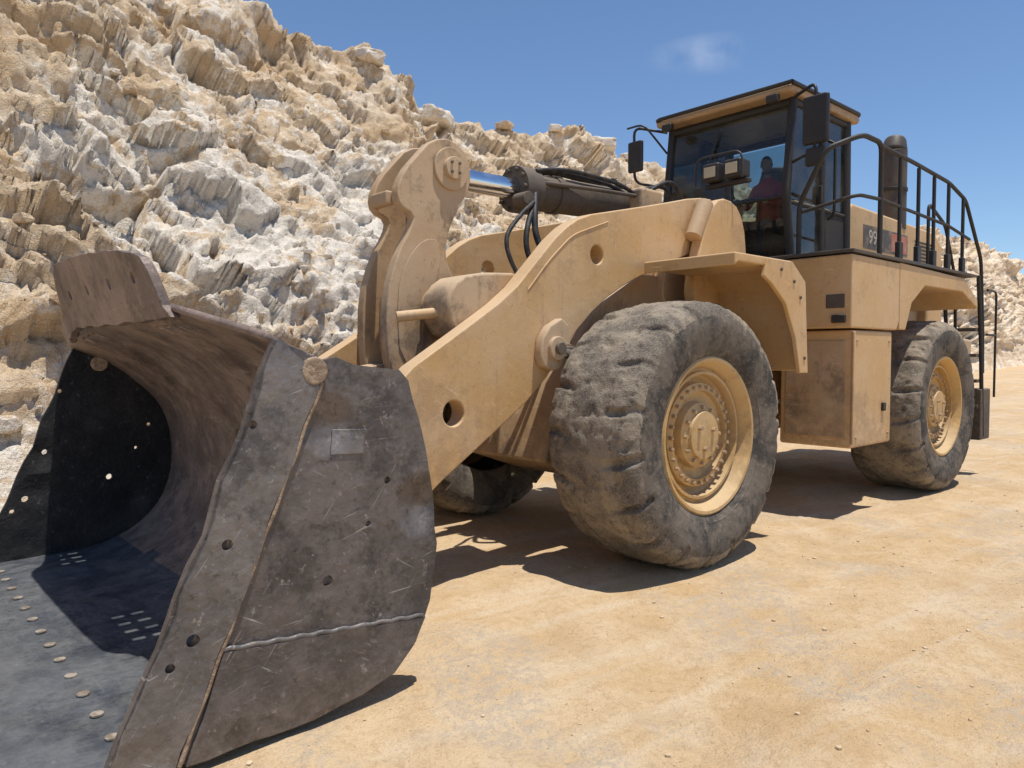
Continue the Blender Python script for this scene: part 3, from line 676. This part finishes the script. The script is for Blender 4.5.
# ------------------------------------------------------------ QUARRY CLIFF
X_=[-60,-40,-10,1,5,9,18,37,60,81,150,260]
FY=[2.6,2.8,3.0,3.6,4.2,5.4,7.4,10.5,13.5,16,26,50]
CY=[10.5,10.5,10.8,11.8,12.6,14.4,15.8,17.0,19,22,36,66]
CZ=[13,13,12.0,10.3,9.9,10.0,10.8,11.5,13,15.0,20,30]
xs=[];x=-60
while x<260:
    xs.append(x)
    if -7<x<14: x+=.05
    elif x<-7: x+=.05+(-7-x)*.05
    else: x+=.05+(x-14)*.011
NV=235
vs_=list(np.linspace(-.08,1.0,NV))+[1.03,1.07,1.13,1.2,1.4,1.8,3,5]
v=[]
vor=noise.voronoi
def sm(t): t=max(0,min(1,t)); return t*t*(3-2*t)
for x in xs:
    fy=np.interp(x,X_,FY); cy=np.interp(x,X_,CY); cz=np.interp(x,X_,CZ); g0=gz(x,0)
    cz+=.35*noise.noise(Vector((x*.3,1,1)))+.22*noise.noise(Vector((x*.9,5,1)))
    far=min(3.5,1+max(0,x-25)/50)
    for t in vs_:
        if t<=1:
            tt=max(t,0); prof=tt**1.15
            Y=fy+(cy-fy)*t; Z=g0+(cz-g0)*prof+(min(t,0)*6)
        else:
            Y=cy+(t-1)*14; Z=cz-.2*(t-1)*2
        p=Vector((x,Y,Z))/far
        e=min(1,max(.12,t*5)) if t<1 else 1/(1+(t-1)*6)
        big=noise.fractal(p*.20,1.0,2.0,3)*.95
        w1=noise.noise(p*.9); w2=noise.noise(p*.9+Vector((9,0,0))); w3=noise.noise(p*.9+Vector((0,9,0)))
        q=p+Vector((w1,w2,w3))*.5
        q+=Vector((noise.noise(p*3.1),noise.noise(p*3.1+Vector((9,0,0))),noise.noise(p*3.1+Vector((0,9,0)))))*.10
        q.z*=1.6
        n_m=noise.noise(p*.33+Vector((7,7,0)))
        n_l=noise.noise(p*.25+Vector((17,3,0)))
        msk=max(0,min(1,.40+1.8*n_m)); lmsk=max(0,min(1,.60+1.8*n_l))
        lz=p.z*.62+.16*p.x*.6+1.1*noise.noise(p*.28+Vector((2,2,2)))+.15*w1
        s=lz-math.floor(lz); led=(sm(s/.72)-sm((s-.84)/.16))*.42*lmsk
        lz2=p.z*2.1+.4*p.x*.6+1.3*noise.noise(p*.6)+.35*w2; s2=lz2-math.floor(lz2)
        led+=(sm(s2/.7)-sm((s2-.82)/.18))*.10*lmsk
        # faceted blocks: planar cell faces tilted at random, with sharp joints
        d1,pp=vor(q*.70)[:2]; c1=(d1[1]-d1[0]); c0=pp[0]; h1=noise.cell(c0*37.1); h2=noise.cell(c0*11.7+Vector((3,1,2)))
        dv=q*.70-c0
        blk=((h1-.5)*.40+(dv.z*(h2-.5)+dv.x*(h1-.5))*.7-.22*max(0,1-c1/.06))*(.25+.75*msk)
        d2,p2=vor(q*2.1+Vector((5,5,5)))[:2]; c2=d2[1]-d2[0]; c0=p2[0]; h1=noise.cell(c0*51.3); h2=noise.cell(c0*17.7+Vector((3,1,2)))
        dv=q*2.1+Vector((5,5,5))-c0
        blk2=((h1-.5)*.14+(dv.z*(h2-.5)+dv.x*(h1-.5))*.20-.07*max(0,1-c2/.08))*(.3+.7*msk)
        d3,p3=vor(q*6.0)[:2]; blk3=(min(d3[1]-d3[0],.3)*.05+(noise.cell(p3[0]*17.7)-.5)*.045)
        fine=noise.fractal(p*1.8,.72,2.15,6)*.13
        D=(big+led+blk+blk2+blk3+fine)*e*far**.8-.3*e
        v.append((x+D*.08,Y-D*.66,Z+D*.5))
nvv=len(vs_)
f=[]
for i in range(len(xs)-1):
    for j in range(nvv-1):
        a=i*nvv+j; f.append((a,a+nvv,a+nvv+1,a+1))
CL=v
def rockmat(name,white):
    k=N(name)
    n0=k.noise(.22,5,.6,None,.5); n1=k.noise(.9,5,.74,None,.4); n2=k.noise(5,5,.75); n3=k.noise(26,5,.7)
    c=k.mix(k.rng(n1,.38,.62),(.65,.49,.32),(.74,.60,.44))
    lay=k.noise(1.0,5,.72,k.mapping((.3,.3,1.5),(.0,.25,0)),.6)
    c=k.mix(k.rng(lay,.50,.63,0,.65),c,(.62,.42,.225))
    sx=k.posz()
    cx_=k.rng(sx[0],-5,0.0,0,1); cx2=k.rng(sx[0],5,11,1,0); cz_=k.rng(sx[2],1.6,3.2,0,1); cz2=k.rng(sx[2],5.6,8.2,1,0)
    mk_=k.math('MULTIPLY',k.math('MULTIPLY',cx_,cx2),k.math('MULTIPLY',cz_,cz2))
    w=k.math('ADD',k.rng(n1,.38,.62,-.40,.42),k.math('MULTIPLY',mk_,.42)); w=k.math('ADD',w,k.rng(n0,.38,.62,-.2,.25))
    w=k.math('ADD',w,k.rng(n2,.38,.62,-.25,.25)); w=k.math('ADD',w,white+.05)
    c=k.mix(k.rng(w,.25,.65,0,.88),c,(.84,.765,.655))
    c=k.mix(k.rng(n2,.55,.68,0,.4),c,(.52,.36,.205))
    c=k.mix(k.rng(n3,.54,.70,0,.4),c,(.48,.365,.25))
    c=k.mix(k.rng(n3,.28,.46,.4,0),c,(.84,.765,.65))
    nr=k.bump(n2,.8,.12); nr=k.bump(n3,.9,.035,nr)
    return k.fin(c,.95,0,nr,.1)
M['rock']=rockmat('limestone_cliff',0.0); M['rockw']=rockmat('chalk_boulder',.6)
cl=mk('quarry_cliff',v,f,M['rock'],None,smooth=True)

def rock(center,size,sub,seed,flat=1):
    bm=bmesh.new(); bmesh.ops.create_icosphere(bm,subdivisions=sub,radius=1)
    sv=Vector((seed*3.1,seed*1.7,seed*.3)); sc3=Vector((random.uniform(.7,1.3),random.uniform(.7,1.2),random.uniform(.5,.9)*flat))*size
    rz=Matrix.Rotation(random.uniform(0,6.28),3,'Z')
    V=[]
    for q in bm.verts:
        d=1+.45*noise.noise(q.co*1.1+sv)+.2*noise.noise(q.co*2.7+sv)
        c=q.co*d; c=Vector((max(-.8,min(.8,c.x)),max(-.8,min(.8,c.y)),max(-.75,min(.75,c.z))))
        c=rz@Vector((c.x*sc3.x,c.y*sc3.y,c.z*sc3.z)); V.append(tuple(c+Vector(center)))
    F=[[a.index for a in p.verts] for p in bm.faces]; bm.free(); return V,F
Vl=[];Fl=[]
for i in range(1200):
    a=random.randrange(0,len(xs)-1); r=random.random()**1.6; j=int((.03+.9*r)*NV)
    p=CL[a*nvv+j]
    if p[0]<-14 or p[0]>60: continue
    s=random.choice((.03,.04,.05,.06,.08,.1,.16))*(1+.02*max(0,p[0]))
    V_,F_=rock((p[0],p[1]-.02,p[2]+s*.1),s,2,i*.37); Vl.append(V_);Fl.append(F_)
for i in range(450):
    x=random.uniform(-9,30); fy=np.interp(x,X_,FY); y=fy-abs(random.gauss(0,.8))+.3
    if y<2.6 : continue
    s=random.choice((.04,.05,.07,.1,.16)); V_,F_=rock((x,y,gz(x,y)-.02+s*.3),s,2,i*.91); Vl.append(V_);Fl.append(F_)
V,F=joinmesh(Vl,Fl); mk('rock_rubble',V,F,M['rock'],None)
for xb,s,jr in ((9.1,.8,1.0),(18.4,.8,1.0),(12.5,.4,1.0),(5.0,.4,.97),(21,.5,1),(15.2,.35,1)):
    a=min(range(len(xs)),key=lambda q:abs(xs[q]-xb)); p=CL[a*nvv+int(jr*(NV-1))]
    V_,F_=rock((p[0],p[1],p[2]+s*.28),s,4,xb,.75); mk('boulder',V_,F_,M['rockw'],None,smooth=True)
Vl=[];Fl=[]
for i in range(2000):
    x=random.uniform(-5,14)if i%3 else random.uniform(-4,3); y=random.uniform(-5.2,3.5) if i%2 else random.uniform(-5.2,-2)
    if noise.noise(Vector((x*.7,y*.7,4)))<-.0 and i%4: continue
    s=.004+.017*random.random()**6
    V_,F_=rock((x,y,gz(x,y)-.028+gdet(x,y)+s*.15),s,1,i*.13); Vl.append(V_);Fl.append(F_)
V,F=joinmesh(Vl,Fl)
k=N('pebble_stone'); M['peb']=k.fin(k.mix(k.rng(k.noise(1.7),.4,.6),(.50,.36,.22),(.60,.48,.33)),.95,0,None,.1)
mk('ground_pebbles',V,F,M['peb'],None)

# ------------------------------------------------------------ LIGHT
sun_dir=Vector((.05,-.20,1)).normalized()
el=math.asin(sun_dir.z); az=math.atan2(sun_dir.x,sun_dir.y)
w=bpy.data.worlds.new('World'); sc.world=w; w.use_nodes=True; t=w.node_tree
bg=t.nodes['Background']; sky=t.nodes.new('ShaderNodeTexSky'); sky.sky_type='NISHITA'; sky.sun_disc=False
sky.sun_elevation=el; sky.sun_rotation=az; sky.air_density=1.0; sky.dust_density=0.0; sky.ozone_density=6.0; sky.altitude=300
tc=t.nodes.new('ShaderNodeTexCoord')
cr=Vector((.664,.747,0))+Vector((.747,-.664,0))*.262; cr.z=.40; cr.normalize()
vd=t.nodes.new('ShaderNodeVectorMath'); vd.operation='SUBTRACT'; t.links.new(tc.outputs['Generated'],vd.inputs[0]); vd.inputs[1].default_value=cr
mp=t.nodes.new('ShaderNodeMapping'); mp.inputs['Scale'].default_value=(10,10,34); t.links.new(vd.outputs[0],mp.inputs[0])
ln=t.nodes.new('ShaderNodeVectorMath'); ln.operation='LENGTH'; t.links.new(mp.outputs[0],ln.inputs[0])
mr=t.nodes.new('ShaderNodeMapRange'); t.links.new(ln.outputs['Value'],mr.inputs[0]); mr.inputs[1].default_value=.0;mr.inputs[2].default_value=.8;mr.inputs[3].default_value=1;mr.inputs[4].default_value=0
nz=t.nodes.new('ShaderNodeTexNoise'); nz.inputs['Scale'].default_value=14;nz.inputs['Detail'].default_value=7; t.links.new(tc.outputs['Generated'],nz.inputs[0])
m2=t.nodes.new('ShaderNodeMapRange'); t.links.new(nz.outputs[0],m2.inputs[0]); m2.inputs[1].default_value=.45;m2.inputs[2].default_value=.72;m2.inputs[3].default_value=0;m2.inputs[4].default_value=.5
ml=t.nodes.new('ShaderNodeMath'); ml.operation='MULTIPLY'; t.links.new(mr.outputs[0],ml.inputs[0]); t.links.new(m2.outputs[0],ml.inputs[1])
mx=t.nodes.new('ShaderNodeMix'); mx.data_type='RGBA'; t.links.new(ml.outputs[0],mx.inputs[0]); t.links.new(sky.outputs[0],mx.inputs[6]); mx.inputs[7].default_value=(5.5,6,7,1)
t.links.new(mx.outputs[2],bg.inputs['Color']); bg.inputs['Strength'].default_value=.135
sl=bpy.data.lights.new('sun','SUN'); sl.energy=4.8; sl.angle=math.radians(.5); sl.color=(1,.955,.88)
so=bpy.data.objects.new('sun',sl); sc.collection.objects.link(so); so.rotation_euler=sun_dir.to_track_quat('Z','Y').to_euler(); so.location=(0,0,20)
# ------------------------------------------------------------ CAMERA
cam=bpy.data.cameras.new('camera'); cam.lens=26.0; cam.sensor_width=36; cam.clip_end=3000; cam.clip_start=.05
co=bpy.data.objects.new('camera',cam); sc.collection.objects.link(co); co.location=(-5.65,-5.64,1.88)
p=math.radians(2.24); fw=Vector((.6644*math.cos(p),.7474*math.cos(p),-math.sin(p)))
co.rotation_euler=fw.to_track_quat('-Z','Y').to_euler(); sc.camera=co
sc.view_settings.view_transform='Standard'; sc.view_settings.look='None'; sc.view_settings.exposure=0
